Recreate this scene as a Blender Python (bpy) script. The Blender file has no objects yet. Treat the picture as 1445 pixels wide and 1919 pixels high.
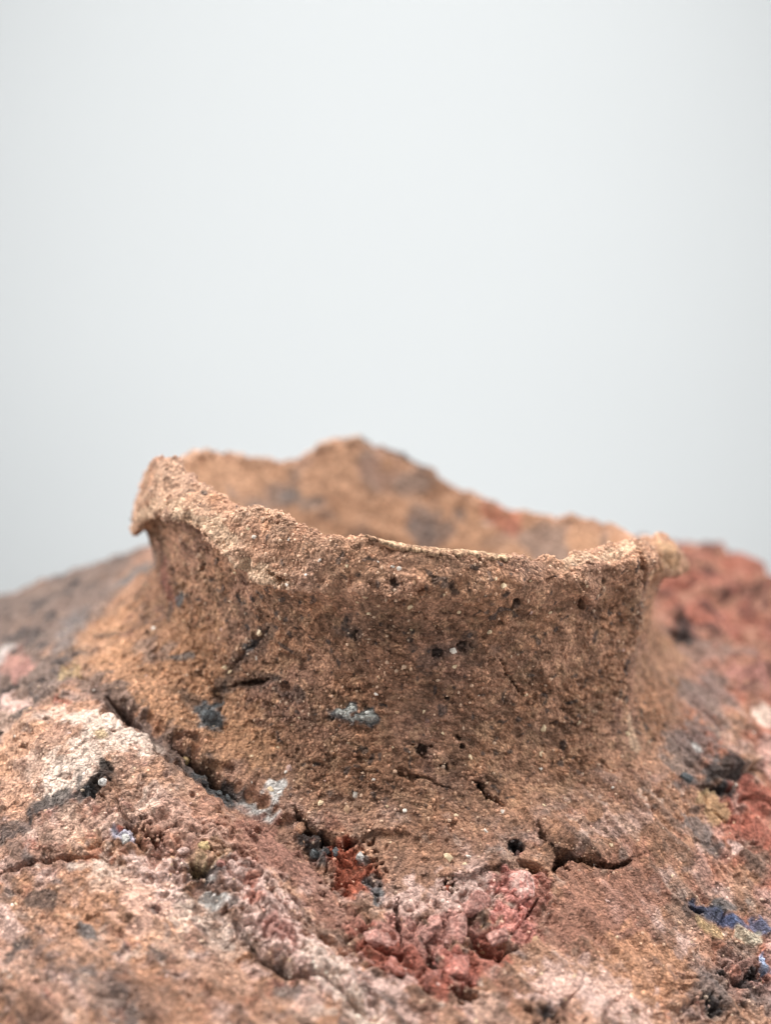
import bpy, bmesh, math, random
import numpy as np
from mathutils import Vector, Matrix

random.seed(7)
rng = np.random.default_rng(11)
MM = 0.001
scene = bpy.context.scene

# ---------------------------------------------------------------- camera
ELEV = math.radians(12.0)
cam_data = bpy.data.cameras.new("camera")
cam = bpy.data.objects.new("camera", cam_data)
scene.collection.objects.link(cam)
cam.location = (-3.3 * MM, -300 * math.cos(ELEV) * MM, 300 * math.sin(ELEV) * MM)
cam.rotation_euler = (math.pi / 2 - ELEV, 0, 0)
cam_data.sensor_fit = 'VERTICAL'
cam_data.angle = 2 * math.atan(959.5 / 3000.0)
cam_data.clip_start = 0.01
cam_data.clip_end = 50
cam_data.dof.use_dof = True
cam_data.dof.focus_distance = 0.2585
cam_data.dof.aperture_fstop = 5.0
scene.camera = cam

# ---------------------------------------------------------------- light
world = bpy.data.worlds.new("World")
scene.world = world
world.use_nodes = True
bg = world.node_tree.nodes["Background"]
bg.inputs[0].default_value = (0.975, 0.99, 1.0, 1)
bg.inputs[1].default_value = 0.41


def area(name, loc, target, size, power, col, spread=180):
    l = bpy.data.lights.new(name, 'AREA')
    l.shape = 'DISK'
    l.size = size
    l.energy = power
    l.spread = math.radians(spread)
    l.color = col
    o = bpy.data.objects.new(name, l)
    scene.collection.objects.link(o)
    o.location = loc
    d = Vector(target) - Vector(loc)
    o.rotation_euler = d.to_track_quat('-Z', 'Y').to_euler()
    return o


area("softbox_lamp", (-0.05, 0.07, 0.46), (0, 0, 0), 0.55, 2.35, (1.0, 0.98, 0.95), 110)
area("side_lamp", (-0.50, -0.02, 0.26), (0, 0, -0.02), 0.40, 0.62, (1.0, 0.98, 0.95), 60)
area("side_lamp", (0.50, 0.02, 0.26), (0, 0, -0.02), 0.40, 0.58, (1.0, 0.98, 0.96), 60)
sp = bpy.data.lights.new("backdrop_spot", 'SPOT')
sp.energy = 24.5
sp.spot_size = math.radians(76)
sp.spot_blend = 1.0
sp.shadow_soft_size = 0.08
sp.color = (0.985, 1.0, 1.0)
spo = bpy.data.objects.new("backdrop_spot", sp)
scene.collection.objects.link(spo)
spo.location = (0.0, 0.15, 0.62)
spo.rotation_euler = (Vector((0, 1.0, 0.0)) - spo.location).to_track_quat('-Z', 'Y').to_euler()
scene.view_settings.view_transform = 'Standard'
scene.view_settings.look = 'None'
scene.view_settings.exposure = 0.0
scene.view_settings.gamma = 1.0
scene.view_settings.use_curve_mapping = False
scene.cycles.use_denoising = True

# ------------------------------------------------------ form of the vessel, in millimetres
# th = angle round the neck, 0 at the front, positive to the right
#        th    zc    Rc    Rl     zl    Rn    zn    Rf
TAB = [(-180,  3.3, 45.0, 48.5,  -3.0, 47.0, -14.0, 60.0),
       (-163,  6.5, 45.0, 48.5,  -1.0, 47.0, -13.0, 60.0),
       (-150,  2.9, 45.0, 48.5,  -3.0, 47.0, -12.0, 60.0),
       (-135,  4.6, 46.0, 49.0,   0.0, 47.0, -11.0, 60.0),
       (-122,  7.6, 46.5, 50.0,   1.0, 47.0, -10.0, 61.0),
       (-108,  6.6, 46.5, 50.5,   0.0, 47.0, -10.0, 62.0),
       ( -95,   8.4,  46.0,  50.4,  -2.6,  46.8, -11.0,  63.0),
       ( -80,   9.4,  45.6,  50.0,  -2.0,  46.2, -12.0,  64.0),
       ( -68,  13.4,  45.5,  48.8,   3.0,  45.4, -15.0,  64.0),
       ( -60,  13.2,  44.5,  48.8,   4.6,  45.0, -17.0,  62.0),
       ( -50,   9.6,  43.0,  48.3,   4.6,  44.0, -20.0,  59.0),
       ( -40,   8.4,  42.0,  48.0,   1.2,  43.6, -23.0,  56.5),
       ( -30,   7.7,  41.6,  47.4,  -2.8,  43.4, -25.5,  55.0),
       ( -15,   4.9,  43.4,  47.0,  -3.2,  43.8, -28.0,  53.0),
       (   0,   3.4,  44.3,  46.8,  -3.2,  43.9, -29.5,  52.2),
       (  15,   2.0,  44.7,  46.9,  -3.2,  44.1, -30.5,  52.0),
       (  30,   0.0,  44.2,  47.6,  -3.0,  44.8, -31.0,  52.8),
       (  45,   0.3,  45.4,  49.8,  -2.6,  46.8, -30.5,  54.6),
       (  52,   0.7,  46.6,  51.2,  -2.2,  48.0, -30.0,  56.4),
       (  60,  -0.3,  46.4,  50.4,  -4.0,  47.0, -28.5,  56.0),
       (  67,  -3.4,  45.2,  47.6,  -8.5,  46.6, -27.5,  55.0),
       (  75,  -2.2,  46.8,  50.8,  -9.0,  46.6, -25.5,  54.5),
       (  90,  -5.6,  48.6,  52.4, -10.5,  46.4, -22.5,  54.5),
       ( 105,  -7.4,  46.0,  50.0, -12.0,  45.5, -22.0,  56.0),
       ( 120, -7.1, 45.5, 49.0, -13.0, 46.0, -18.0, 57.0),
       ( 135, -8.0, 45.0, 48.5, -13.0, 46.0, -17.0, 58.0),
       ( 150, -8.0, 45.0, 48.5, -12.0, 46.5, -16.0, 59.0),
       ( 165, -4.0, 45.0, 48.5,  -9.0, 47.0, -15.0, 60.0)]
TAB = np.array(TAB, float)


def periodic(th, col):
    a = TAB[:, 0]
    y = TAB[:, col]
    n = len(a)
    ax = np.concatenate([a[-2:] - 360, a, a[:3] + 360])
    yx = np.concatenate([y[-2:], y, y[:3]])
    t = (th + 180) % 360 - 180
    i = np.clip(np.searchsorted(ax, t, side='right') - 1, 1, len(ax) - 3)
    h = ax[i + 1] - ax[i]
    s = (t - ax[i]) / h
    m0 = (yx[i + 1] - yx[i - 1]) / (ax[i + 1] - ax[i - 1]) * h
    m1 = (yx[i + 2] - yx[i]) / (ax[i + 2] - ax[i]) * h
    s2, s3 = s * s, s * s * s
    return (2 * s3 - 3 * s2 + 1) * yx[i] + (s3 - 2 * s2 + s) * m0 + (-2 * s3 + 3 * s2) * yx[i + 1] + (s3 - s2) * m1


BODY = np.array([
    (-0.1, -52.0, -42.6), (-0.1, -56.0, -47.2), (-0.2, -61.5, -51.9), (-0.4, -79.0, -60.1), (-60.6, -30.0, -25.6), (-49.2, -43.5, -30.3), (-38.3, -40.0, -31.6),
    (-67.2, -44.0, -39.5), (-38.8, -58.0, -42.7), (-27.0, -48.0, -37.9), (-10.4, -53.0, -44.9), (-44.8, -74.0, -52.6), (-60.1, -78.0, -59.1), (-21.4, -69.0, -55.2),
    (-12.9, -79.0, -58.5), (20.1, -59.0, -51.3), (37.6, -55.0, -53.2), (56.0, -50.0, -55.7), (53.0, -66.0, -65.8), (26.5, -77.0, -59.6), (60.2, -28.0, -41.0),
    (67.1, 5.0, -31.9), (61.2, 30.0, -28.1), (64.3, 60.0, -23.3), (84.5, 60.0, -28.3), (-54.8, 50.0, -19.1), (-86.4, 40.0, -28.6), (-66.6, 0.0, -24.0),
    (-79.4, 35.0, -24.8), (39.4, -41.0, -40.7), (51.8, -16.0, -33.4), (26.1, -49.0, -43.0), (0, 60, -17), (0, 80, -22), (0, 115, -50),
    (-85, 95, -55), (85, 105, -55), (-125, 0, -66), (125, 0, -70), (-90, -70, -64), (90, -70, -80), (-75, -105, -84),
    (75, -100, -95), (30, 80, -22), (-30, 75, -20), (0, -115, -80)], float)


def _tps_fit(P, lam):
    n = len(P)
    d = np.linalg.norm(P[:, None, :2] - P[None, :, :2], axis=2)
    K = np.where(d > 0, d * d * np.log(np.maximum(d, 1e-9)), 0) + lam * np.eye(n)
    Q = np.hstack([np.ones((n, 1)), P[:, :2]])
    A = np.block([[K, Q], [Q.T, np.zeros((3, 3))]])
    return np.linalg.solve(A, np.concatenate([P[:, 2], np.zeros(3)]))


_W = _tps_fit(BODY, 60.0)


def body_z(x, y):
    z = _W[-3] + _W[-2] * x + _W[-1] * y
    for (px, py, _), w in zip(BODY, _W):
        d2 = (x - px) ** 2 + (y - py) ** 2
        z = z + w * 0.5 * d2 * np.log(np.maximum(d2, 1e-9))
    return z


def catmull(C, t):
    """C: (npts, nth), t: row parameter in control-point units"""
    n = len(C)
    i = np.clip(np.floor(t).astype(int), 0, n - 2)
    s = (t - i)[:, None]
    p0, p1, p2, p3 = C[np.maximum(i - 1, 0)], C[i], C[i + 1], C[np.minimum(i + 2, n - 1)]
    return 0.5 * (2 * p1 + (p2 - p0) * s + (2 * p0 - 5 * p1 + 4 * p2 - p3) * s ** 2 + (3 * p1 - p0 - 3 * p2 + p3) * s ** 3)


FRONT = 78.0
TH = np.concatenate([np.arange(-FRONT, FRONT, 0.178), np.linspace(FRONT, 360 - FRONT, 340, endpoint=False)])
# rows of each stretch of the profile: floor .. inner wall .. crest .. lip .. wall .. flare .. shoulder .. foot
SEG = [14, 30, 46, 26, 26, 34, 34, 8, 10, 30, 66, 62, 66, 66, 80, 80, 70, 60, 26, 14, 12, 12]


def base_grid():
    th = TH
    zc, Rc, Rl, zl, Rn, zn, Rf = [periodic(th, k) for k in range(1, 8)]
    a = np.radians(th)
    sx, sy = np.sin(a), -np.cos(a)
    r, z = [], []

    def add(rr, zz):
        r.append(rr + 0 * th)
        z.append(zz + 0 * th)
    add(Rc * 0 + 30, zc * 0 - 80)
    add(Rc + 4, zc * 0 - 58)
    add(Rc - 8.0, zc - 26)
    add(Rc - 6.2, zc - 13)
    add(Rc - 2.4, zc - 4.2)
    add(Rc, zc)                                                     # crest
    add(Rc + 0.60 * (Rl - Rc), zc - 0.20 * (zc - zl))
    add(Rl, zl + 0.9)                                               # lip edge
    hk = np.interp(th, [-78, -40, -22, 0, 55, 70, 282, 300], [1, 1, 0.35, 0.12, 0.12, 0.8, 0.9, 1])   # how far the lip hooks over
    gap = Rl - Rn
    add(Rl - 0.9 * hk - 0.15 * (1 - hk), zl - 0.1 * hk - 1.3 * (1 - hk))
    add(Rn + gap * (0.35 * hk + 0.72 * (1 - hk)), zl + 0.4 * hk - 4.0 * (1 - hk))
    add(Rn + gap * (0.05 * hk + 0.30 * (1 - hk)), zl - 4.0 * hk - 9.0 * (1 - hk))
    add(Rn, 0.42 * (zl - 4) + 0.58 * zn - 1.5 * (1 - hk))
    add(Rn + 0.9, zn)
    zf = body_z(Rf * sx, Rf * sy)
    add(Rn + 0.40 * (Rf - Rn), zn + 0.55 * (zf - zn))
    add(Rf, zf)
    for rr in (Rf + 9, Rf + 19, Rf + 30, Rf + 43):
        add(rr, body_z(rr * sx, rr * sy))
    zo = body_z((Rf + 43) * sx, (Rf + 43) * sy)
    add(Rf + 50, np.minimum(zo - 16, -70))
    add(Rf + 50, np.minimum(zo - 50, -115) * 0.5 - 58)
    add(Rf + 30, -158)
    add(Rf * 0 + 60, -165)
    r, z = np.array(r), np.array(z)
    t = np.concatenate([i + np.arange(n) / n for i, n in enumerate(SEG)] + [[len(r) - 1]])
    R, Z = catmull(r, t), catmull(z, t)
    return np.stack([R * sx, R * sy, Z], axis=2), t                   # rows x columns x 3


def grid_normals(G):
    dth = np.roll(G, -1, 1) - np.roll(G, 1, 1)
    dt = np.gradient(G, axis=0)
    n = np.cross(dt, dth)
    n /= np.maximum(np.linalg.norm(n, axis=2, keepdims=True), 1e-9)
    return n


# ---------------------------------------------------------------- noise
def _hash(ix, iy, iz, seed):
    h = (ix.astype(np.uint32) * np.uint32(374761393) + iy.astype(np.uint32) * np.uint32(668265263)
         + iz.astype(np.uint32) * np.uint32(2147483647) + np.uint32((seed * 974711 + 12345) & 0xFFFFFFFF))
    h = (h ^ (h >> np.uint32(13))) * np.uint32(1274126177)
    h = (h ^ (h >> np.uint32(15))) * np.uint32(2246822519)
    return h ^ (h >> np.uint32(16))


_GR = np.array([(1, 1, 0), (-1, 1, 0), (1, -1, 0), (-1, -1, 0), (1, 0, 1), (-1, 0, 1), (1, 0, -1), (-1, 0, -1),
                (0, 1, 1), (0, -1, 1), (0, 1, -1), (0, -1, -1), (1, 1, 0), (-1, 1, 0), (0, -1, 1), (0, -1, -1)], np.float32)


def perlin(P, size, seed):
    """gradient noise, P (...,3) in mm, feature size in mm, about -1..1"""
    Q = (P / np.asarray(size, np.float32)).astype(np.float32)
    I = np.floor(Q)
    F = Q - I
    I = I.astype(np.int64)
    W = F * F * F * (F * (F * 6 - 15) + 10)
    out = np.zeros(P.shape[:-1], np.float32)
    for dx in (0, 1):
        wx = W[..., 0] if dx else 1 - W[..., 0]
        for dy in (0, 1):
            wy = W[..., 1] if dy else 1 - W[..., 1]
            for dz in (0, 1):
                wz = W[..., 2] if dz else 1 - W[..., 2]
                g = _GR[_hash(I[..., 0] + dx, I[..., 1] + dy, I[..., 2] + dz, seed) & 15]
                out += wx * wy * wz * (g[..., 0] * (F[..., 0] - dx) + g[..., 1] * (F[..., 1] - dy) + g[..., 2] * (F[..., 2] - dz))
    return out


def sstep(a, b, x):
    t = np.clip((x - a) / (b - a), 0, 1)
    return t * t * (3 - 2 * t)


def lin(r, g, b):
    c = np.array([r, g, b], float) / 255
    return np.where(c <= 0.04045, c / 12.92, ((c + 0.055) / 1.055) ** 2.4).astype(np.float32)


# ---------------------------------------------------------------- vessel surface
G, T = base_grid()
G = G.astype(np.float32)
NR, NC = G.shape[:2]
N = grid_normals(G).astype(np.float32)
TT = np.repeat(T[:, None], NC, 1)
B = G.copy()                                    # undisplaced positions, the frame every mark is placed in
X, Y, Z = B[..., 0], B[..., 1], B[..., 2]

n40 = perlin(B, 40, 1)
n16 = perlin(B, 16, 2)
n8 = perlin(B, 8, 3)
n4 = perlin(B, 4.2, 4)
n2 = perlin(B, 2.1, 5)
n1 = perlin(B, 1.0, 6)
n05 = perlin(B, 0.52, 7)
ang = np.arctan2(X, -Y)
STR = np.stack([ang * 46 * 0.42 + Z * 0.16, Z * 1.0 + ang * 9.0 + 1.6 * n16 + 0.8 * n8, np.hypot(X, Y) * 0.6], -1).astype(np.float32)
st2 = perlin(STR, 1.1, 8)                       # dragged, nearly level streaks
st1 = perlin(STR, 0.55, 9)

def spread(pts, radius):
    p = np.array(pts, np.float32)
    m = np.zeros(B.shape[:2], np.float32)
    for c in p:
        m = np.maximum(m, np.exp(-(((B - c) ** 2).sum(2)) / radius ** 2))
    return m


calm = np.maximum(spread([(25.44, -55.74, -49.15), (33.24, -55.46, -51.13), (41.11, -48.97, -48.67), (38.89, -58.13, -55.33), (29.83, -62.77, -54.88)], 9.0),
                  spread([(-25.07, -50.55, -40.54), (-18.9, -54.63, -45.09), (-12.74, -59.21, -49.34), (-8.5, -62.97, -52.08)], 5.5))     # where the shoulder stays smooth
bodyw = sstep(13.2, 15.2, TT + 1.1 * n16 + 0.5 * n4)       # 0 on the neck, 1 on the shoulder
wall = sstep(7.5, 9.5, TT) * (1 - sstep(12.5, 14.0, TT))
inner = 1 - sstep(4.2, 5.0, TT)
lip = sstep(4.4, 5.0, TT) * (1 - sstep(7.2, 8.2, TT))

crumb = np.maximum(spread([(-43.28, -56.21, -40.68), (-37.21, -56.98, -42.29), (-30.49, -57.82, -44.59), (-27.02, -60.01, -47.16), (-21.68, -63.32, -50.95), (-15.81, -68.33, -54.69), (-9.93, -73.54, -57.19), (-64.24, -30.43, -28.34)], 5.5),
                   spread([(59.13, -33.23, -43.94), (55.89, -30.73, -41.02), (54.06, -60.48, -62.54), (47.8, -66.42, -63.87), (58.51, -55.33, -60.43), (64.88, -19.25, -39.31), (26.62, -75.74, -59.55), (-1.88, -73.93, -57.88)], 7.5))
rufw = bodyw * (1 - 0.9 * calm) * (0.30 + 0.7 * crumb)
d = 0.55 * n16 * (0.8 + 0.9 * bodyw) + 0.42 * n8 * (0.6 + 1.6 * rufw) + 0.34 * n4 * (0.5 + 1.1 * rufw) \
    + 0.24 * n2 + (0.16 * n1 + 0.13 * n05) * (0.55 + 0.9 * sstep(-0.3, 0.35, n16 + 0.4 * n4))
d += bodyw * 1.1 * n40
d += lip * (0.35 * n4 + 0.30 * n2)
# crest and lip edge are torn and uneven
edge = np.exp(-((TT - 7.2) / 0.5) ** 2)
d += edge * (0.9 * n4 + 0.8 * n2 + 0.5 * n1)
d += np.exp(-((TT - 5.1) / 0.45) ** 2) * (0.7 * n4 + 0.35 * n2 + 0.2 * n1 + 0.6 * n8)
d -= wall * 0.42 * sstep(0.22, 0.46, st2 + 0.35 * n8) * (0.3 + 0.7 * sstep(-0.1, 0.3, n16 + 0.5 * n8))
d -= wall * 0.2 * sstep(0.2, 0.45, st1)
pit = (1 - 0.8 * calm) * sstep(0.38, 0.54, n2 + 0.35 * n8) * sstep(2.5, 5, TT)
d -= (0.45 + 0.45 * rufw) * pit
crev = perlin(B + 1.5 * np.stack([n4, n8, n4], -1), 7.5, 31)
crev2 = perlin(B + 0.8 * np.stack([n2, n4, n2], -1), 3.2, 32)
cm = rufw * sstep(-0.05, 0.3, perlin(B, 14, 33) + 0.3 * n8)
d -= 1.5 * cm * (1 - sstep(0.0, 0.10, np.abs(crev)))
d -= 0.8 * rufw * sstep(0.0, 0.3, n8) * (1 - sstep(0.0, 0.10, np.abs(crev2)))
d += rufw * 0.7 * sstep(-0.02, 0.05, crev) * sstep(0.4, 0.0, crev)      # broken sheets, one side of a crevice standing proud
D0 = d.copy()
extra = np.zeros_like(G)

# ---------------------------------------------------------------- colour of the clay
TAN = lin(176, 134, 110)
ORANGE = lin(186, 138, 108)
BROWN = lin(130, 95, 75)
UMBER = lin(92, 66, 52)
BUFF = lin(204, 174, 148)
PALE = lin(196, 160, 136)
MAUVE = lin(148, 116, 106)
GREY = lin(116, 108, 106)
SOOT_SHADE = lin(62, 60, 61)  # soot patches, and the shade painted into pits
BLACK = lin(32, 31, 32)
RED = lin(158, 88, 68)
BRICK = lin(150, 88, 74)
PINK = lin(214, 182, 172)
ROSE = lin(176, 126, 116)
WHITE = lin(226, 204, 190)
CHALK = lin(200, 196, 192)
SLATE = lin(96, 99, 101)
BLUE = lin(70, 84, 116)
SAND = lin(190, 164, 122)

col = np.empty_like(G)
col[:] = TAN


def mixc(w, c):
    global col
    w = np.clip(w, 0, 1)[..., None].astype(np.float32)
    col = col * (1 - w) + c * w


mixc(0.8 * sstep(-0.1, 0.35, n8 + 0.4 * n2), ORANGE)
mixc(0.55 * sstep(0.0, 0.45, n16 + 0.4 * n4), BROWN)
mixc(wall * 0.62 * sstep(-0.35, 0.3, st2 + 0.5 * n8), BROWN)  # this brown and the umber also paint in shade under the lip
mixc(wall * 0.5 * sstep(0.2, 0.45, st2 + 0.4 * n4), UMBER)
mixc(lip * (0.3 + 0.5 * sstep(-20, -32, np.degrees(ang))) * sstep(-0.4, 0.25, n4 + 0.3 * n8), PALE)
mixc(0.35 * (1 - bodyw) * sstep(0.05, 0.4, perlin(B, 11, 21)), MAUVE)
nk = (1 - bodyw) * (1 - inner) * (1 - 0.6 * lip)
mixc(nk * 0.55 * sstep(0.05, 0.4, perlin(B, 6, 34) + 0.5 * n2), lin(120, 94, 79))
mixc(nk * 0.45 * sstep(0.12, 0.4, perlin(B, 3.4, 35) + 0.5 * n1), lin(108, 79, 62))
mixc(nk * 0.4 * sstep(0.15, 0.4, perlin(B, 2.6, 36) + 0.4 * n05), lin(188, 150, 120))
mixc((1 - bodyw) * 0.7 * sstep(0.42, 0.55, perlin(B, 1.3, 37) + 0.25 * n8), SOOT_SHADE)
# inside: orange with grey fire clouds
mixc(inner * 0.85, lin(184, 144, 116))
mixc(inner * 0.6 * sstep(0.08, 0.42, perlin(B, 9, 22) + 0.3 * n4), GREY)
# shoulder
m1 = perlin(B, 12, 23)
m2 = perlin(B, 7, 24)
m3 = perlin(B, 5, 25)
mixc(bodyw * 0.75, lin(180, 138, 114))
mixc(bodyw * 0.7 * sstep(-0.05, 0.3, m1 + 0.4 * n4), MAUVE)
mixc(bodyw * 0.7 * sstep(0.1, 0.4, m2 + 0.4 * n2), ORANGE)
mixc(bodyw * 0.7 * sstep(0.08, 0.4, m3 + 0.5 * n2), PINK)
mixc(bodyw * (1 - 0.7 * calm) * 0.75 * sstep(0.26, 0.46, perlin(B, 6, 26) + 0.45 * n2), GREY)
mixc(bodyw * (1 - 0.7 * calm) * 0.55 * sstep(0.34, 0.5, perlin(B, 3.4, 27) + 0.4 * n1 + 0.2 * m1), SOOT_SHADE)
mixc(bodyw * (1 - 0.7 * calm) * 0.55 * sstep(0.3, 0.5, perlin(B, 3.0, 28) + 0.4 * n1), WHITE)
mixc(bodyw * (1 - 0.7 * calm) * 0.5 * sstep(0.25, 0.45, perlin(B, 4.0, 29) + 0.4 * n1), BRICK)
# smeared streaks running down and forward over the shoulder
sd = np.array((-13.3, -69.11, -55.15), np.float32) - np.array((-50.47, -35.52, -26.71), np.float32)
sd /= np.linalg.norm(sd)
al = (B @ sd)[..., None]
SM = (B - al * sd * 0.82 + 0.9 * np.stack([n8, n8, n4], -1)).astype(np.float32)
s3 = perlin(SM, 3.6, 51)
s1 = perlin(SM, 1.5, 52)
d += bodyw * (1.1 * s3 + 0.6 * s1)
mixc(bodyw * 0.75 * sstep(0.0, 0.3, s3 + 0.5 * s1), lin(128, 96, 80))
mixc(bodyw * 0.6 * sstep(0.08, 0.35, -s3 + 0.5 * s1), lin(200, 160, 138))
mixc(bodyw * 0.5 * sstep(0.2, 0.45, s1 + 0.3 * n8), lin(100, 86, 80))
mixc(bodyw * 0.25, lin(112, 82, 66))
# left shoulder greyer, right shoulder redder, behind them blends
lw = sstep(-51, -60, X + 3 * n8 + 1.5 * n2) * sstep(-44, -28, Y + 4 * n16) * (TT > 13)
mixc(lw * 0.92 * sstep(-0.7, -0.1, m1 + 0.4 * n4), lin(116, 100, 93))
mixc(lw * 0.6 * sstep(0.15, 0.4, m3 + 0.4 * n2), SOOT_SHADE)
rw = bodyw * sstep(44, 58, X)
mixc(rw * 0.65 * sstep(-0.35, 0.25, m2 + 0.4 * n4), lin(178, 108, 90))
mixc(rw * 0.5 * sstep(0.1, 0.4, m1 + 0.5 * n4), PINK)
mixc(rw * sstep(-20, 5, Y) * 0.85, lin(148, 94, 80))
mixc(rw * sstep(-20, 5, Y) * 0.6 * sstep(0.0, 0.3, m1 + 0.5 * n4), lin(160, 120, 100))
mixc(rw * sstep(-20, 5, Y) * 0.8 * sstep(0.1, 0.4, m3 + 0.4 * n2), lin(84, 54, 50))
rr = rw * sstep(-20, 5, Y)
d += rr * (2.8 * m3 + 1.6 * np.abs(m2) + 1.5 * n4 + 0.3 * n2)
mixc(rr * 0.7 * sstep(0.25, 0.5, perlin(B, 5, 30) + 0.3 * n2), lin(164, 108, 94))

# ---------------------------------------------------------------- marks placed on the surface
JX = np.stack([n4, n8, n2], -1)


def near(pts, pad):
    p = np.array(pts, np.float32)
    lo, hi = p.min(0) - pad, p.max(0) + pad
    return np.nonzero((X > lo[0]) & (X < hi[0]) & (Y > lo[1]) & (Y < hi[1]) & (Z > lo[2]) & (Z < hi[2]))


def dist(pts, idx, wob):
    """distance of grid points to a polyline, wobbled; also the side of it (positive = below / to the right of its run)"""
    P = B[idx] + wob * JX[idx] * np.array([1, 0.6, 1], np.float32)
    nn = N[idx]
    p = np.array(pts, np.float32)
    if p.ndim == 1:
        return np.linalg.norm(P - p, axis=1), None, None
    best = np.full(len(P), 1e9, np.float32)
    side = np.zeros(len(P), np.float32)
    run = np.zeros(len(P), np.float32)
    for k in range(len(p) - 1):
        a, b = p[k], p[k + 1]
        ab = b - a
        t = np.clip(((P - a) @ ab) / max(ab @ ab, 1e-6), 0, 1)
        q = P - (a + t[:, None] * ab)
        dd = np.linalg.norm(q, axis=1)
        m = dd < best
        best[m] = dd[m]
        cr = np.cross(ab / np.linalg.norm(ab), nn)
        side[m] = np.einsum('ij,ij->i', cr, q)[m]
        run[m] = ((k + t) / (len(p) - 1))[m]
    return best, side, run


def crack(pts, width, depth, wob=0.7, darken=0.0):
    width, depth = width * 1.15, depth * 1.35
    idx = near(pts, width * 2 + 2)
    dd, s, run = dist(pts, idx, wob)
    taper = 0.35 + 0.65 * np.sin(np.pi * np.clip(run, 0.03, 0.97)) if run is not None else 1
    w = width * taper * (0.85 + 0.9 * n2[idx])
    d[idx] -= depth * taper * (1 - sstep(0.25, 1.0, dd / np.maximum(w, 0.05)))
    if darken:
        paint(pts, width * 1.9, SOOT_SHADE, darken, wob=1.2)  # dark band painted along the crack, wider than its cut


def pitm(c, radius, depth, wob=1.0):
    idx = near([c], radius * 2 + 2)
    dd, _, _ = dist(c, idx, wob)
    f = dd / radius + 1.5 * n1[idx] + 0.6 * n2[idx] + 0.7 * n05[idx]
    d[idx] -= depth * (1 - sstep(0.4, 1.0, f))


def bump(pts, radius, h, wob=0.5):
    idx = near(pts if isinstance(pts[0], tuple) else [pts], radius * 2 + 2)
    dd, _, _ = dist(pts, idx, wob)
    d[idx] += h * (1 - sstep(0.0, 1.0, dd / radius))


def ledge(pts, height, reach, drop=0.0, wob=0.6, flip=1, under=0.0):
    """a lifted edge: rises towards the line from one side and breaks off sharply on the other"""
    idx = near(pts, reach + 3)
    dd, s, run = dist(pts, idx, wob)
    taper = np.sin(np.pi * np.clip(run, 0.02, 0.98)) ** 0.6
    s = s * flip
    up = (s < 0) * np.exp(-(dd / (reach * 0.5)) ** 2) * height * taper
    dn = (s >= 0) * np.exp(-(dd / 1.1) ** 2) * under * taper
    d[idx] += up - dn
    if drop:
        w = (s < 0) * np.exp(-(dd / 1.0) ** 2) * taper * drop
        extra[idx[0], idx[1], 2] -= w


def paint(pts, radius, c, k=0.9, wob=1.5, hard=0.45, br=0.9):
    lst = pts if isinstance(pts[0], tuple) else [pts]
    idx = near(lst, radius * 1.8 + 3)
    dd, _, _ = dist(pts, idx, wob)
    f = dd / radius + br * (0.7 * n2[idx] + 0.6 * n4[idx] + 0.4 * n1[idx])
    w = (k * (1 - sstep(hard, 1.0, f)))[:, None]
    col[idx] = col[idx] * (1 - w) + c * w


def crust(pts, radius, h, size, seed):
    """crumbly, blocky relief"""
    idx = near(pts if isinstance(pts[0], tuple) else [pts], radius + 2)
    dd, _, _ = dist(pts, idx, 1.2)
    P = B[idx]
    w = 1 - sstep(0.6, 1.0, dd / radius)
    a = np.abs(perlin(P, size, seed))
    b = np.abs(perlin(P, size * 0.5, seed + 1))
    d[idx] += w * h * (np.minimum(a * 3.2, 1) - 0.55 + 0.5 * (np.minimum(b * 3, 1) - 0.6))


# the lobe on the left of the seam and the hollow along it
bump([(-62.73, -38.29, -32.24), (-51.37, -41.16, -29.86), (-40.01, -47.53, -35.23), (-30.87, -53.98, -41.69), (-20.22, -60.89, -49.49)], 11, 2.4)
crack([(-60.56, -20.36, -23.43), (-47.78, -35.21, -26.36), (-38.15, -41.26, -31.7), (-27.98, -47.55, -37.59), (-19.1, -51.06, -42.12), (-10.34, -57.58, -48.36)], 4.4, 2.1, wob=0.8)
paint([(-56.51, -26.34, -23.41), (-47.78, -35.21, -26.36), (-40.95, -39.6, -30.0)], 3.2, lin(118,98,92), 0.75)
crack([(-51.55, -31.69, -24.68), (-47.4, -35.15, -26.32), (-45.96, -37.06, -27.57), (-44.56, -37.55, -28.01)], 1.1, 3.6)
crack([(-38.74, -39.86, -30.56), (-36.32, -41.56, -32.15), (-33.06, -43.49, -33.9), (-30.76, -45.24, -35.44), (-27.46, -47.0, -37.21)], 1.3, 3.4)
paint([(-37.14, -41.97, -32.35), (-32.51, -44.76, -34.9), (-27.96, -47.18, -37.3)], 2.6, SOOT_SHADE, 0.9)
paint([(-35.21, -43.46, -33.65), (-31.46, -45.96, -35.92), (-28.78, -47.21, -37.21)], 1.6, SLATE, 0.6)
crack([(-62.05, -17.9, -23.68), (-56.43, -26.95, -23.59), (-54.3, -28.68, -23.74)], 0.6, 1.2)
paint([(-64.89, -41.29, -35.79), (-58.75, -40.27, -31.54), (-45.63, -50.28, -36.07), (-37.01, -51.29, -38.33), (-29.15, -53.66, -41.9)], 8, lin(196,156,134), 0.4)
paint([(-56.14, -7.09, -19.81), (-49.29, -24.68, -21.51), (-40.09, -31.51, -24.15), (-28.62, -38.39, -29.34), (-40.11, -22.81, -17.24)], 9, lin(186,140,106), 0.5)
paint([(-54.3, -28.68, -23.74), (-45.91, -36.08, -26.93), (-39.02, -40.91, -31.31), (-36.1, -43.99, -33.92)], 3.0, lin(112,96,90), 0.7)
paint([(-69.39, -29.0, -30.84), (-62.33, -40.21, -33.43), (-56.12, -49.73, -37.12)], 5.0, lin(206,174,156), 0.55, br=1.4)
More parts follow.
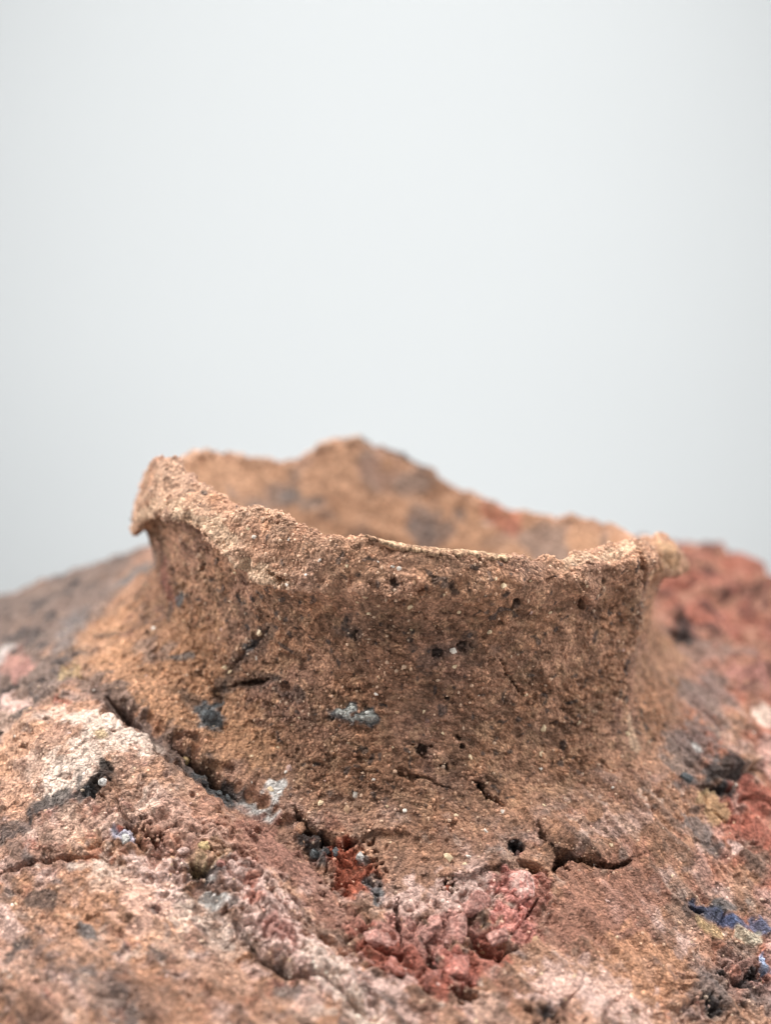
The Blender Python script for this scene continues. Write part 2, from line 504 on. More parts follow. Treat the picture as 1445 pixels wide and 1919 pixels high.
paint([(-59.82, -34.01, -28.09), (-63.32, -35.23, -30.45)], 3.0, WHITE, 0.5, br=1.4)
paint([(-67.47, -42.64, -38.24), (-62.12, -46.37, -37.64), (-64.55, -47.87, -39.85)], 4.0, lin(204,160,136), 0.5, br=1.3)
paint([(-42.07, -52.25, -37.98), (-35.92, -53.19, -39.89), (-29.1, -55.18, -43.02)], 3.2, WHITE, 0.5, br=1.6)
paint([(-46.64, -61.75, -44.48), (-39.1, -61.96, -45.39), (-33.85, -64.68, -48.52), (-28.03, -67.79, -52.28)], 3.6, WHITE, 0.5, br=1.5)
paint([(-54.41, -54.96, -40.42), (-50.27, -54.04, -38.99), (-42.76, -53.1, -38.5)], 2.4, lin(200,166,148), 0.5, br=1.4)
paint([(-57.0, -69.46, -51.41), (-47.88, -75.87, -54.2), (-39.34, -79.94, -57.08)], 3.0, lin(96,88,86), 0.45, br=1.6)
paint([(-37.53, -70.11, -51.1), (-32.48, -72.12, -53.55), (-25.88, -74.83, -56.49)], 2.6, lin(200,166,146), 0.5, br=1.5)
paint([(-79.34, 24.86, -25.62), (-72.21, 22.63, -22.55), (-67.98, 23.67, -20.75)], 2.6, SOOT_SHADE, 0.6, br=1.5)
paint([(-76.76, 8.07, -27.4), (-69.68, 5.12, -24.43)], 2.4, SOOT_SHADE, 0.6, br=1.6)
paint([(-60.4, 24.65, -18.19), (-62.97, 20.46, -19.36)], 3.0, SOOT_SHADE, 0.5, br=1.5)
# white bloom on the lobe
paint([(-54.6, -37.92, -28.64), (-49.94, -39.0, -28.63), (-45.33, -40.68, -29.94), (-43.35, -42.18, -31.27)], 3.0, WHITE, 0.75)
paint([(-56.64, -47.14, -35.42), (-54.27, -45.45, -33.25), (-50.04, -44.63, -31.78), (-47.82, -41.59, -30.09)], 4.2, WHITE, 0.7)
paint([(-56.3, -48.97, -36.63), (-53.02, -47.87, -34.69)], 3.6, WHITE, 0.5)
paint((-49.85, -42.28, -30.38), 1.6, SAND, 0.7)
paint([(-63.06, -36.38, -31.08), (-66.43, -38.05, -34.29)], 6, ORANGE, 0.6)
paint([(-51.42, -49.73, -35.81), (-49.01, -48.29, -34.43), (-48.25, -47.24, -33.62)], 1.5, BLACK, 0.9)
pitm((-49.69, -49.57, -35.47), 1.4, 1.4)
paint([(-60.39, -50.57, -39.48), (-56.98, -50.18, -37.78), (-52.62, -49.94, -36.22)], 2.2, SOOT_SHADE, 0.85)
paint([(-65.47, -51.79, -42.7), (-62.05, -51.31, -40.73)], 2.2, SOOT_SHADE, 0.7)
paint([(-72.3, -20.38, -29.91), (-67.8, -27.11, -29.06)], 2.2, PINK, 0.8)
paint([(-66.58, -30.54, -29.74), (-65.91, -29.24, -28.77)], 1.8, SOOT_SHADE, 0.75)
paint([(-69.67, -18.7, -27.89), (-72.76, -16.18, -29.28)], 1.2, BLACK, 0.8)
paint([(-76.08, 0.8, -28.47), (-69.93, -13.34, -27.12)], 3, ROSE, 0.6)
paint([(-76.92, 4.03, -28.31), (-77.0, 0.0, -29.12)], 2, CHALK, 0.6)
paint([(-60.63, -22.08, -23.79), (-59.22, -24.96, -23.91)], 2, SAND, 0.5)
paint([(-61.83, -3.24, -21.98), (-63.73, 6.7, -21.57), (-62.49, -10.57, -22.98)], 3.2, GREY, 0.7)
paint([(-59.49, -30.95, -26.34), (-56.48, -32.58, -26.18)], 1.5, BRICK, 0.6)
# grey fire clouds on the left of the neck foot
paint([(-54.72, 12.83, -16.78), (-52.53, 20.16, -15.54), (-46.31, -5.36, -7.21)], 3.0, SLATE, 0.85)
paint([(-38.99, -22.49, -10.03), (-39.64, -21.57, -11.81)], 1.4, SLATE, 0.9)
paint([(-42.69, -15.7, -8.42), (-41.43, -18.38, -10.67)], 3.0, lin(130,80,72), 0.6)
crack([(-42.54, -16.4, -12.99), (-42.01, -17.71, -13.8)], 0.7, 1.6)
paint([(-41.72, -18.36, -14.08), (-41.6, -19.39, -15.28)], 1.2, SOOT_SHADE, 0.6)
paint([(-56.21, -11.95, -20.52), (-52.33, -14.05, -19.33)], 1.2, SOOT_SHADE, 0.5)
paint((-51.45, -24.57, -21.85), 1.0, BLACK, 0.8)
paint([(-40.26, -25.97, -20.19), (-38.24, -26.74, -20.12)], 0.8, SLATE, 0.7)
paint([(-45.97, -21.78, -19.47), (-43.66, -25.0, -20.44)], 3.0, GREY, 0.45)
# the sooty groove and blob
crack([(-23.22, -36.8, -12.21), (-24.98, -35.54, -14.95), (-27.37, -33.99, -17.69), (-29.84, -32.48, -20.6)], 1.0, 1.0, darken=0.5)
paint([(-24.98, -35.54, -14.46), (-27.38, -34.01, -18.12)], 1.2, SLATE, 0.7)
crack([(-30.25, -33.33, -23.38), (-28.43, -33.99, -22.45), (-25.61, -35.5, -21.56), (-22.75, -37.06, -20.48)], 0.7, 2.6, darken=0.5)
paint([(-31.56, -31.88, -22.13), (-32.12, -33.26, -24.52), (-31.52, -35.39, -26.71)], 1.1, SOOT_SHADE, 0.6)
paint([(-33.74, -35.82, -27.5), (-31.93, -36.31, -27.75)], 2.4, SLATE, 0.95)
bump((-32.86, -35.98, -27.57), 2.0, 0.8)
crack([(-33.25, -31.36, -22.74), (-31.86, -33.4, -24.57), (-31.01, -35.48, -26.67)], 0.8, 1.2)
paint((-35.64, -29.66, -21.97), 1.2, UMBER, 0.8)
bump((-35.64, -29.66, -21.97), 1.2, 0.6)
paint([(-36.18, -34.13, -26.08), (-37.26, -32.61, -24.82)], 1.6, SOOT_SHADE, 0.5)
paint([(-21.4, -37.96, -22.03), (-17.7, -39.96, -22.78)], 1.6, SOOT_SHADE, 0.55)
# chalky lump on the front
paint([(-11.39, -42.56, -24.5), (-8.74, -43.24, -24.88), (-6.18, -43.68, -25.08)], 1.9, SLATE, 0.9)
paint([(-10.07, -42.91, -24.58), (-7.93, -43.4, -24.98), (-6.31, -43.65, -24.94)], 1.2, lin(190,190,184), 0.95)
bump([(-10.6, -42.78, -24.62), (-6.17, -43.67, -24.95)], 1.8, 0.7)
# bare pits and cracks on the neck
for c, r, dp in (((2.49, -44.93, -30.58), 1.1, 2.0), ((6.6, -45.11, -33.22), 0.9, 1.4), ((9.51, -43.84, -29.98), 0.7, 1.2), ((-9.1, -43.63, -11.12), 0.9, 1.2),
                 ((12.73, -44.98, -36.25), 0.9, 1.8), ((13.37, -45.59, -37.63), 0.8, 1.8), ((17.45, -51.7, -44.73), 1.0, 2.6), ((-34.93, -27.1, -2.62), 0.9, 2.2),
                 ((-34.61, -27.37, -3.83), 0.7, 1.8), ((40.33, -30.98, -3.81), 1.1, 2.4), ((41.18, -26.28, -8.19), 1.0, 2.6), ((9.46, -43.58, -13.34), 0.9, 1.0),
                 ((5.2, -44.09, -14.52), 0.8, 0.9), ((7.18, -43.4, -22.16), 0.7, 0.9), ((40.11, -25.6, -16.42), 0.7, 1.2), ((32.78, -36.44, -4.07), 0.6, 0.7),
                 ((18.01, -42.58, -6.59), 0.8, 1.2), ((-1.77, -46.78, -2.3), 0.8, 1.0), ((-12.36, -42.46, -25.64), 0.8, 0.6), ((25.75, -37.73, -28.18), 0.8, 1.2)):
    pitm(c, r, dp)
    paint(c, r * 1.1, SOOT_SHADE, 0.6, wob=0.8)  # shade of each pit also painted into the colour
paint([(3.41, -44.15, -15.44), (7.81, -43.82, -13.78), (10.41, -43.37, -13.49)], 2.6, SOOT_SHADE, 0.45, br=1.6)
paint([(-10.48, -43.42, -10.22), (-8.29, -43.81, -11.07)], 2.0, SOOT_SHADE, 0.5, br=1.6)
paint([(16.77, -52.36, -45.22), (17.91, -51.45, -44.56)], 1.3, SOOT_SHADE, 0.9)
crack([(15.3, -41.85, -15.93), (17.18, -40.98, -19.11), (19.99, -39.81, -22.56)], 0.5, 1.6)
crack([(-1.73, -45.68, -33.21), (-0.03, -46.01, -34.26), (3.41, -46.0, -34.82), (7.8, -46.22, -36.77)], 0.45, 1.0)
crack([(11.24, -44.98, -35.49), (13.56, -45.71, -37.88), (15.34, -45.92, -38.74), (17.44, -46.81, -40.17)], 0.6, 1.2)
crack([(28.37, -38.4, -5.43), (29.11, -37.42, -7.27), (29.87, -36.5, -8.83)], 0.6, 1.6)
ledge([(-3.52, -46.71, -3.25), (-1.33, -46.54, -4.34), (2.44, -46.76, -2.66), (4.18, -46.6, -2.31)], 0.9, 4, flip=1, under=0.4)
crack([(-22.5, -41.41, -1.09), (-20.31, -42.6, -2.07), (-18.55, -43.33, -2.13)], 0.8, 2.0)
crack([(2.53, -45.73, -6.92), (4.6, -44.98, -8.97), (5.95, -44.51, -10.46)], 0.5, 1.2)
crack([(-25.08, -36.39, -24.0), (-20.85, -38.96, -25.41)], 0.5, 0.5)
ledge([(27.51, -39.51, -1.9), (28.43, -38.73, -4.42), (31.03, -36.5, -6.83)], 0.9, 3.0, under=0.4, flip=-1)
bump([(28.97, -38.46, -4.4), (30.94, -36.86, -5.9)], 3.2, 1.0)
# fold on the right of the rim
bump([(38.15, -32.44, -0.47), (38.89, -31.23, -6.35), (39.63, -27.24, -15.01)], 4.0, 1.1)
bump([(45.6, -15.24, -4.12), (48.45, -12.59, -5.26)], 3.0, 1.2)
crack([(38.78, -31.55, -0.23), (39.43, -32.48, -2.22), (40.71, -28.54, -7.04), (40.88, -25.73, -10.06)], 1.5, 3.6)
# foot of the neck: torn edge, hollow with red clay
crack([(-18.03, -47.75, -39.04), (-16.77, -49.46, -40.91), (-14.79, -50.79, -42.43), (-13.0, -51.77, -43.51), (-10.43, -52.42, -44.22)], 1.35, 5.0, wob=0.9)
crack([(-10.43, -52.42, -44.22), (-9.14, -51.82, -43.65), (-8.26, -51.49, -43.29)], 1.3, 4.0)
ledge([(-8.23, -51.29, -43.09), (-5.24, -50.57, -42.12), (-1.76, -50.6, -41.85), (0.76, -51.26, -42.5)], 0.9, 6, under=0.5, flip=1)
paint([(-16.08, -51.07, -42.56), (-13.92, -52.63, -44.2), (-11.61, -53.18, -44.85)], 2.0, SOOT_SHADE, 0.9)
paint([(-14.64, -53.37, -44.74), (-12.57, -53.58, -45.12)], 1.4, SLATE, 0.7)
crust([(-15.59, -51.74, -43.23), (-12.04, -53.55, -45.13)], 3.0, 0.9, 1.6, 61)
paint([(-10.4, -53.13, -44.85), (-8.99, -56.06, -47.26), (-8.24, -58.28, -48.96), (-5.98, -56.07, -47.26)], 3.2, RED, 0.95, br=0.6)
pitm((-8.54, -55.41, -46.75), 4.0, 1.0)
crust([(-10.37, -53.87, -45.48), (-8.2, -56.72, -47.79)], 4.0, 0.3, 2.0, 63)
paint([(-5.59, -57.51, -48.42), (-4.31, -59.63, -50.06)], 1.8, SLATE, 0.9)
paint([(-7.4, -53.54, -45.16), (-7.4, -53.54, -45.16)], 1.2, CHALK, 0.7)
paint([(-1.73, -54.72, -45.95), (3.28, -56.06, -47.17), (1.63, -53.44, -44.72)], 5, lin(150,112,92), 0.6)
paint([(-25.28, -47.58, -38.01), (-22.28, -48.67, -39.44), (-20.6, -46.52, -37.56), (-21.9, -45.57, -36.51)], 1.3, CHALK, 0.9, br=1.3)
paint([(-26.52, -47.75, -37.96), (-24.26, -48.54, -39.01)], 1.5, CHALK, 0.7)
# lifted flap on the right
ledge([(21.51, -48.33, -42.18), (22.8, -49.55, -43.5), (24.7, -50.36, -44.55), (27.24, -50.29, -45.08), (30.22, -50.77, -46.37), (33.76, -50.46, -47.35), (37.61, -48.66, -47.16)], 1.7, 9, drop=1.6, under=1.2, wob=0.35)
crack([(24.19, -51.31, -45.29), (27.14, -50.86, -45.54), (30.3, -51.27, -46.82), (33.69, -51.04, -47.81), (37.0, -49.44, -47.64)], 1.0, 4.6, wob=0.3)
crack([(23.99, -53.45, -47.08), (25.82, -51.81, -46.04), (28.93, -51.11, -46.25)], 1.7, 5.0, wob=0.4)
crack([(21.6, -47.72, -41.64), (22.35, -49.38, -43.27), (23.49, -50.23, -44.22)], 0.6, 1.6, wob=0.3)
pitm((25.64, -52.28, -46.39), 1.4, 3.0)
crack([(17.92, -53.1, -46.01), (20.13, -53.53, -46.64), (22.03, -54.42, -47.61), (22.79, -55.31, -48.42)], 0.9, 3.0)
crack([(22.79, -55.31, -48.42), (20.59, -58.57, -50.56), (19.18, -60.51, -51.61), (15.48, -64.52, -53.48)], 0.45, 1.6)
ledge([(5.9, -56.01, -47.21), (8.41, -56.25, -47.53), (11.93, -54.98, -46.82), (16.99, -53.61, -46.32)], 0.9, 4, under=0.7, flip=1)
pitm((6.78, -57.47, -48.42), 1.2, 2.4)
paint((6.66, -57.98, -48.82), 1.3, RED, 0.9)
# pink crumbling crust
paint([(-0.23, -60.25, -50.62), (5.73, -59.69, -50.1), (11.76, -57.6, -48.83)], 4.2, PINK, 0.75, br=1.0)
paint([(16.8, -56.66, -48.73), (19.36, -57.95, -50.0), (17.38, -61.38, -51.91)], 4.2, lin(206,140,130), 0.9)
paint([(-1.84, -64.25, -53.19), (3.03, -65.92, -54.11), (7.29, -63.5, -52.63)], 4.4, ROSE, 0.8)
paint([(7.13, -67.68, -54.98), (7.85, -70.32, -56.34)], 3.2, lin(178,112,100), 0.9)
paint([(-5.19, -66.15, -54.06), (-0.26, -68.48, -55.44), (4.6, -71.09, -56.74), (-3.46, -68.62, -55.38)], 3.4, BRICK, 0.85)
paint([(-8.42, -63.83, -52.6), (-5.9, -64.87, -53.33)], 2.4, BRICK, 0.9)
paint([(11.21, -67.72, -55.0), (13.55, -68.59, -55.49)], 3.2, BRICK, 0.85)
crust([(-5.12, -65.28, -53.6), (3.0, -65.18, -53.7), (11.42, -61.84, -51.69), (16.72, -59.05, -50.4)], 9.0, 1.0, 3.0, 65)
crack([(-1.14, -59.18, -49.79), (-1.6, -62.66, -52.26), (-0.86, -66.09, -54.23)], 0.8, 2.4)
crack([(-5.64, -66.63, -54.28), (-1.94, -67.74, -55.02), (2.26, -67.49, -54.95)], 0.9, 2.4)
crack([(3.03, -65.8, -54.04), (4.01, -68.51, -55.45), (5.54, -71.75, -57.06)], 0.9, 3.2)
crack([(8.72, -63.66, -52.73), (10.86, -65.58, -53.85), (13.72, -67.24, -54.81), (16.63, -65.68, -54.16)], 1.2, 3.4)
crack([(5.32, -71.77, -57.07), (7.97, -73.45, -57.81), (10.99, -73.48, -57.79)], 1.0, 2.6)
pitm((8.15, -64.0, -52.92), 1.4, 2.6)
pitm((8.6, -72.91, -57.57), 1.6, 2.4)
# the pink ridge running down to the lower left, broken off underneath
bump([(-27.91, -59.48, -46.52), (-21.68, -63.32, -50.95), (-15.81, -68.33, -54.69), (-9.93, -73.54, -57.19)], 7, 1.7)
ledge([(-27.4, -64.56, -50.31), (-21.84, -69.35, -54.78), (-17.51, -71.58, -56.16), (-13.15, -71.95, -56.44), (-9.14, -74.68, -57.66)], 2.2, 6, under=2.6, drop=1.0, flip=1)
crack([(-21.71, -69.69, -54.98), (-17.88, -72.13, -56.37), (-13.24, -72.4, -56.61)], 1.0, 3.0)
paint([(-27.02, -60.01, -47.16), (-21.68, -63.32, -50.95), (-16.52, -67.56, -54.26), (-11.5, -71.7, -56.39)], 5.0, PINK, 0.92, br=0.9)
paint([(-25.12, -61.83, -49.02), (-23.32, -62.93, -50.29)], 2.0, RED, 0.7, br=1.2)
paint([(-21.54, -65.54, -52.52), (-18.31, -66.72, -53.68)], 1.8, ROSE, 0.8)
paint([(-13.98, -69.14, -55.15), (-9.93, -73.54, -57.19), (-6.77, -77.02, -58.71)], 3.0, WHITE, 0.7)
crust([(-27.91, -59.48, -46.52), (-21.68, -63.32, -50.95), (-15.81, -68.33, -54.69), (-9.93, -73.54, -57.19)], 6, 1.1, 2.2, 67)
crack([(-9.16, -74.83, -57.71), (-5.9, -78.33, -59.28)], 1.0, 2.2)
paint([(-1.86, -73.03, -57.5), (-5.97, -73.23, -57.34)], 3.0, PINK, 0.7, br=1.4)
# crumbly hollows at the left
crust([(-43.98, -56.39, -40.73), (-38.9, -57.22, -42.09), (-30.49, -57.82, -44.59), (-28.1, -55.78, -43.74)], 7, 1.0, 2.8, 69)
pitm((-42.97, -55.1, -39.91), 1.6, 2.2)
pitm((-40.24, -56.5, -41.33), 1.4, 2.4)
crack([(-33.94, -58.92, -44.46), (-32.54, -59.9, -45.52), (-31.23, -61.06, -46.71)], 1.5, 3.2, darken=0.8)
paint([(-45.38, -56.0, -40.35), (-44.37, -56.89, -41.06)], 2.0, lin(178,176,190), 0.9)
paint((-45.4, -54.97, -39.59), 1.0, RED, 0.9)
paint([(-40.95, -61.45, -44.72), (-35.93, -60.63, -45.16), (-41.26, -65.39, -47.37)], 4.5, PINK, 0.75, br=1.2)
paint([(-30.99, -62.47, -47.79), (-29.18, -63.22, -48.84)], 2.4, CHALK, 0.85)
paint([(-32.85, -58.71, -44.59), (-31.91, -56.62, -43.34), (-29.74, -56.82, -44.07)], 2.2, SAND, 0.6)
paint((-29.83, -59.21, -45.79), 1.0, RED, 0.7)
crack([(-64.16, -58.3, -46.29), (-59.02, -58.15, -44.16), (-53.81, -58.56, -42.93), (-46.87, -59.71, -43.01)], 0.9, 1.6)
paint([(-42.74, -66.34, -47.81), (-47.16, -69.37, -49.76), (-54.39, -65.44, -48.08)], 8, ORANGE, 0.45)
paint([(-58.1, -63.24, -47.49), (-55.41, -64.6, -47.72)], 2.0, SOOT_SHADE, 0.7)
paint([(-49.61, -68.74, -49.58), (-46.94, -70.44, -50.49)], 1.6, SLATE, 0.8)
paint([(-59.91, -71.18, -53.18), (-59.06, -70.62, -52.61)], 2.0, SOOT_SHADE, 0.75)
paint([(-62.82, -65.04, -50.1), (-60.55, -67.15, -50.78)], 2.5, PINK, 0.6)
paint([(-28.94, -73.86, -55.37), (-34.14, -77.74, -56.56), (-24.83, -75.57, -57.0)], 7, lin(150,110,88), 0.5)
paint([(-37.43, -54.69, -40.62), (-29.17, -52.9, -41.35), (-23.89, -54.87, -44.16)], 7, lin(158,112,96), 0.6)
paint([(-24.13, -51.85, -41.78), (-17.07, -56.66, -46.95), (-10.18, -62.19, -51.51)], 4.5, lin(146,106,94), 0.7)
# right-hand shoulder: red clay, black ledge, blue glassy skin
crack([(51.77, -33.03, -40.84), (54.51, -32.91, -41.82), (58.33, -30.67, -41.97)], 1.0, 2.6, darken=0.7)
ledge([(54.09, -30.4, -40.15), (58.37, -27.52, -40.22), (65.82, -22.0, -40.91)], 1.6, 7, under=1.6, flip=1)
paint([(54.09, -30.4, -40.15), (59.38, -27.1, -40.42), (55.71, -31.77, -41.58)], 3.2, SOOT_SHADE, 0.85)
paint([(59.82, -30.04, -42.24), (62.33, -31.79, -44.43)], 3.6, BRICK, 0.8)
paint([(46.74, -35.21, -40.17), (49.76, -33.08, -40.08)], 1.8, SOOT_SHADE, 0.7)
paint([(47.84, -27.67, -36.26), (52.58, -22.82, -35.99), (48.38, -30.66, -38.09)], 4.5, GREY, 0.65)
paint((51.52, -26.08, -37.0), 1.5, CHALK, 0.8)
paint([(52.77, -10.07, -31.39), (55.08, -14.49, -33.88), (58.8, -4.94, -31.88)], 4.5, GREY, 0.6)
paint([(67.54, -7.81, -36.1), (67.89, -10.02, -37.04)], 2.4, WHITE, 0.8)
paint([(68.28, 0.72, -33.7), (64.15, 1.34, -31.88)], 3.0, ROSE, 0.7)
crack([(53.06, 12.45, -26.59), (54.57, 8.64, -27.51), (56.3, 12.58, -27.64)], 1.6, 2.4, darken=0.6)
pitm((57.77, 20.12, -27.59), 2.2, 2.4)
paint([(57.81, 20.81, -27.57), (54.71, 7.49, -27.71)], 2.2, BLACK, 0.8)
paint([(57.46, -37.42, -46.14), (61.13, -37.68, -47.91), (54.82, -36.69, -44.49)], 4.5, BRICK, 0.75)
paint([(52.89, -37.33, -44.15), (52.23, -34.95, -42.25)], 3.0, SAND, 0.5)
paint([(48.57, -40.52, -44.71), (50.98, -42.8, -47.52)], 2.4, GREY, 0.7)
paint((55.25, -41.89, -48.62), 1.2, PINK, 0.8)
paint([(47.61, -52.6, -54.36), (50.21, -52.78, -55.52), (53.29, -52.96, -56.82)], 1.6, BLUE, 0.9, br=0.6)
paint([(54.99, -52.65, -57.21), (58.24, -52.39, -58.17)], 1.6, lin(88, 98, 124), 0.85)
paint([(48.18, -54.58, -56.16), (50.1, -55.35, -57.47)], 1.7, SAND, 0.55, br=0.7)
crack([(45.74, -53.13, -54.06), (47.51, -53.15, -54.77), (49.22, -53.03, -55.34)], 0.8, 2.0, darken=0.6)
paint([(50.94, -50.94, -54.32), (53.17, -50.59, -54.93)], 1.4, SLATE, 0.7)
paint([(47.57, -63.15, -61.89), (51.38, -61.2, -62.07), (55.57, -61.39, -63.68), (54.49, -57.99, -60.96)], 4.2, GREY, 0.5)
crust([(48.62, -62.1, -61.64), (55.65, -60.72, -63.25)], 8, 0.8, 3.2, 71)
for c, r in (((50.56, -61.38, -61.9), 1.4), ((53.14, -61.73, -63.05), 1.2), ((55.95, -60.29, -63.06), 1.6), ((46.96, -66.55, -63.59), 1.5), ((20.98, -76.85, -59.31), 2.0), ((23.61, -75.29, -58.85), 1.2)):
    pitm(c, r, 1.6)
    paint(c, r * 1.2, SOOT_SHADE, 0.9)  # spots darkened in colour as well as sunk
paint([(57.76, -57.05, -61.41), (58.16, -58.17, -62.34)], 1.4, lin(170, 186, 214), 0.9)
paint([(54.6, -54.6, -58.54), (56.86, -54.44, -59.21)], 1.3, lin(206,196,174), 0.6)
paint([(28.71, -56.74, -50.61), (32.94, -58.62, -53.31), (24.96, -60.58, -52.4), (36.23, -52.37, -49.82)], 7, lin(150,106,90), 0.7)
paint([(36.44, -63.92, -57.94), (39.63, -65.2, -59.88), (33.97, -69.24, -59.45)], 6, ORANGE, 0.7)
paint([(31.1, -72.27, -59.6), (35.22, -72.36, -61.28), (22.98, -72.51, -57.71)], 5, PINK, 0.6, br=1.4)
paint([(65.6, 54.27, -23.53), (69.54, 52.79, -24.51)], 4.0, TAN, 0.7)
paint([(74.46, 47.26, -26.45), (78.76, 45.47, -27.11)], 2.6, lin(70, 46, 42), 0.8)  # dark of pits on the red mound, shade painted in colour
paint([(66.21, 38.23, -26.95), (69.4, 37.21, -27.93)], 2.0, lin(84, 54, 48), 0.7)
paint([(61.43, 31.3, -27.48), (66.32, 30.36, -28.82)], 2.4, lin(184, 126, 112), 0.7)  # pink highlight painted onto the red clay
paint([(73.09, 32.54, -29.98), (77.37, 36.41, -30.11)], 2.4, lin(96, 62, 56), 0.7)
paint([(62.94, 10.65, -29.83), (56.42, 4.14, -28.85), (68.83, 13.13, -31.64)], 3.4, lin(128, 108, 100), 0.65)
bump([(63.57, 36.7, -26.71), (71.65, 42.37, -26.99)], 4.0, 2.4)
bump([(72.18, 33.97, -29.41), (77.17, 30.55, -31.57)], 4.0, 2.2)
crack([(66.63, 34.84, -27.91), (73.55, 40.43, -27.96), (78.45, 41.01, -28.98)], 1.6, 2.6)
# rim: buff edge of the left lip
paint([(-47.12, -14.23, 2.46), (-42.04, -24.43, 6.49), (-38.64, -28.84, 6.56), (-32.26, -34.67, 5.01), (-28.95, -37.84, 1.77), (-26.69, -39.52, -1.01), (-18.98, -43.21, -2.4)], 1.8, BUFF, 0.75)
paint([(-42.43, -19.94, 12.68), (-39.0, -25.5, 11.0), (-42.02, -23.89, 7.82)], 4.0, PALE, 0.6)
paint([(38.49, -29.19, 0.62), (34.78, -33.5, -0.25), (26.31, -37.53, -0.12)], 2.0, BUFF, 0.6)
paint([(46.1, -14.62, -3.76), (49.09, -11.78, -5.99), (43.38, -24.38, -5.17)], 3.0, lin(186,150,116), 0.7)
paint([(39.42, -30.28, -32.3), (39.01, -29.77, -30.58), (39.66, -32.06, -34.63)], 1.2, BUFF, 0.6)
# inside of the back wall
paint([(-23.16, 34.09, -4.45), (-19.42, 35.32, -5.69)], 3.0, SLATE, 0.55)
paint([(7.09, 39.39, -11.21), (4.45, 38.48, -13.0), (10.11, 39.39, -11.82)], 4.0, GREY, 0.6)
paint((18.37, 39.05, -10.16), 1.4, WHITE, 0.85)
paint([(19.18, 39.68, -8.45), (22.56, 37.25, -10.35)], 3.0, lin(160,92,76), 0.6)
paint([(-8.24, 45.81, 5.34), (-2.4, 45.79, 4.27), (2.86, 45.51, 1.94), (7.16, 45.23, -0.99)], 2.2, lin(70,64,62), 0.85, br=0.4)
paint([(9.16, 45.45, -2.62), (5.73, 41.82, -5.41)], 2.0, BROWN, 0.5)
paint([(-5.8, 42.32, 1.53), (-3.51, 41.78, -0.8)], 5.0, lin(150,118,104), 0.5)

# ---------------------------------------------------------------- final surface
G = B + N * d[..., None] + extra
NF = grid_normals(G).astype(np.float32)

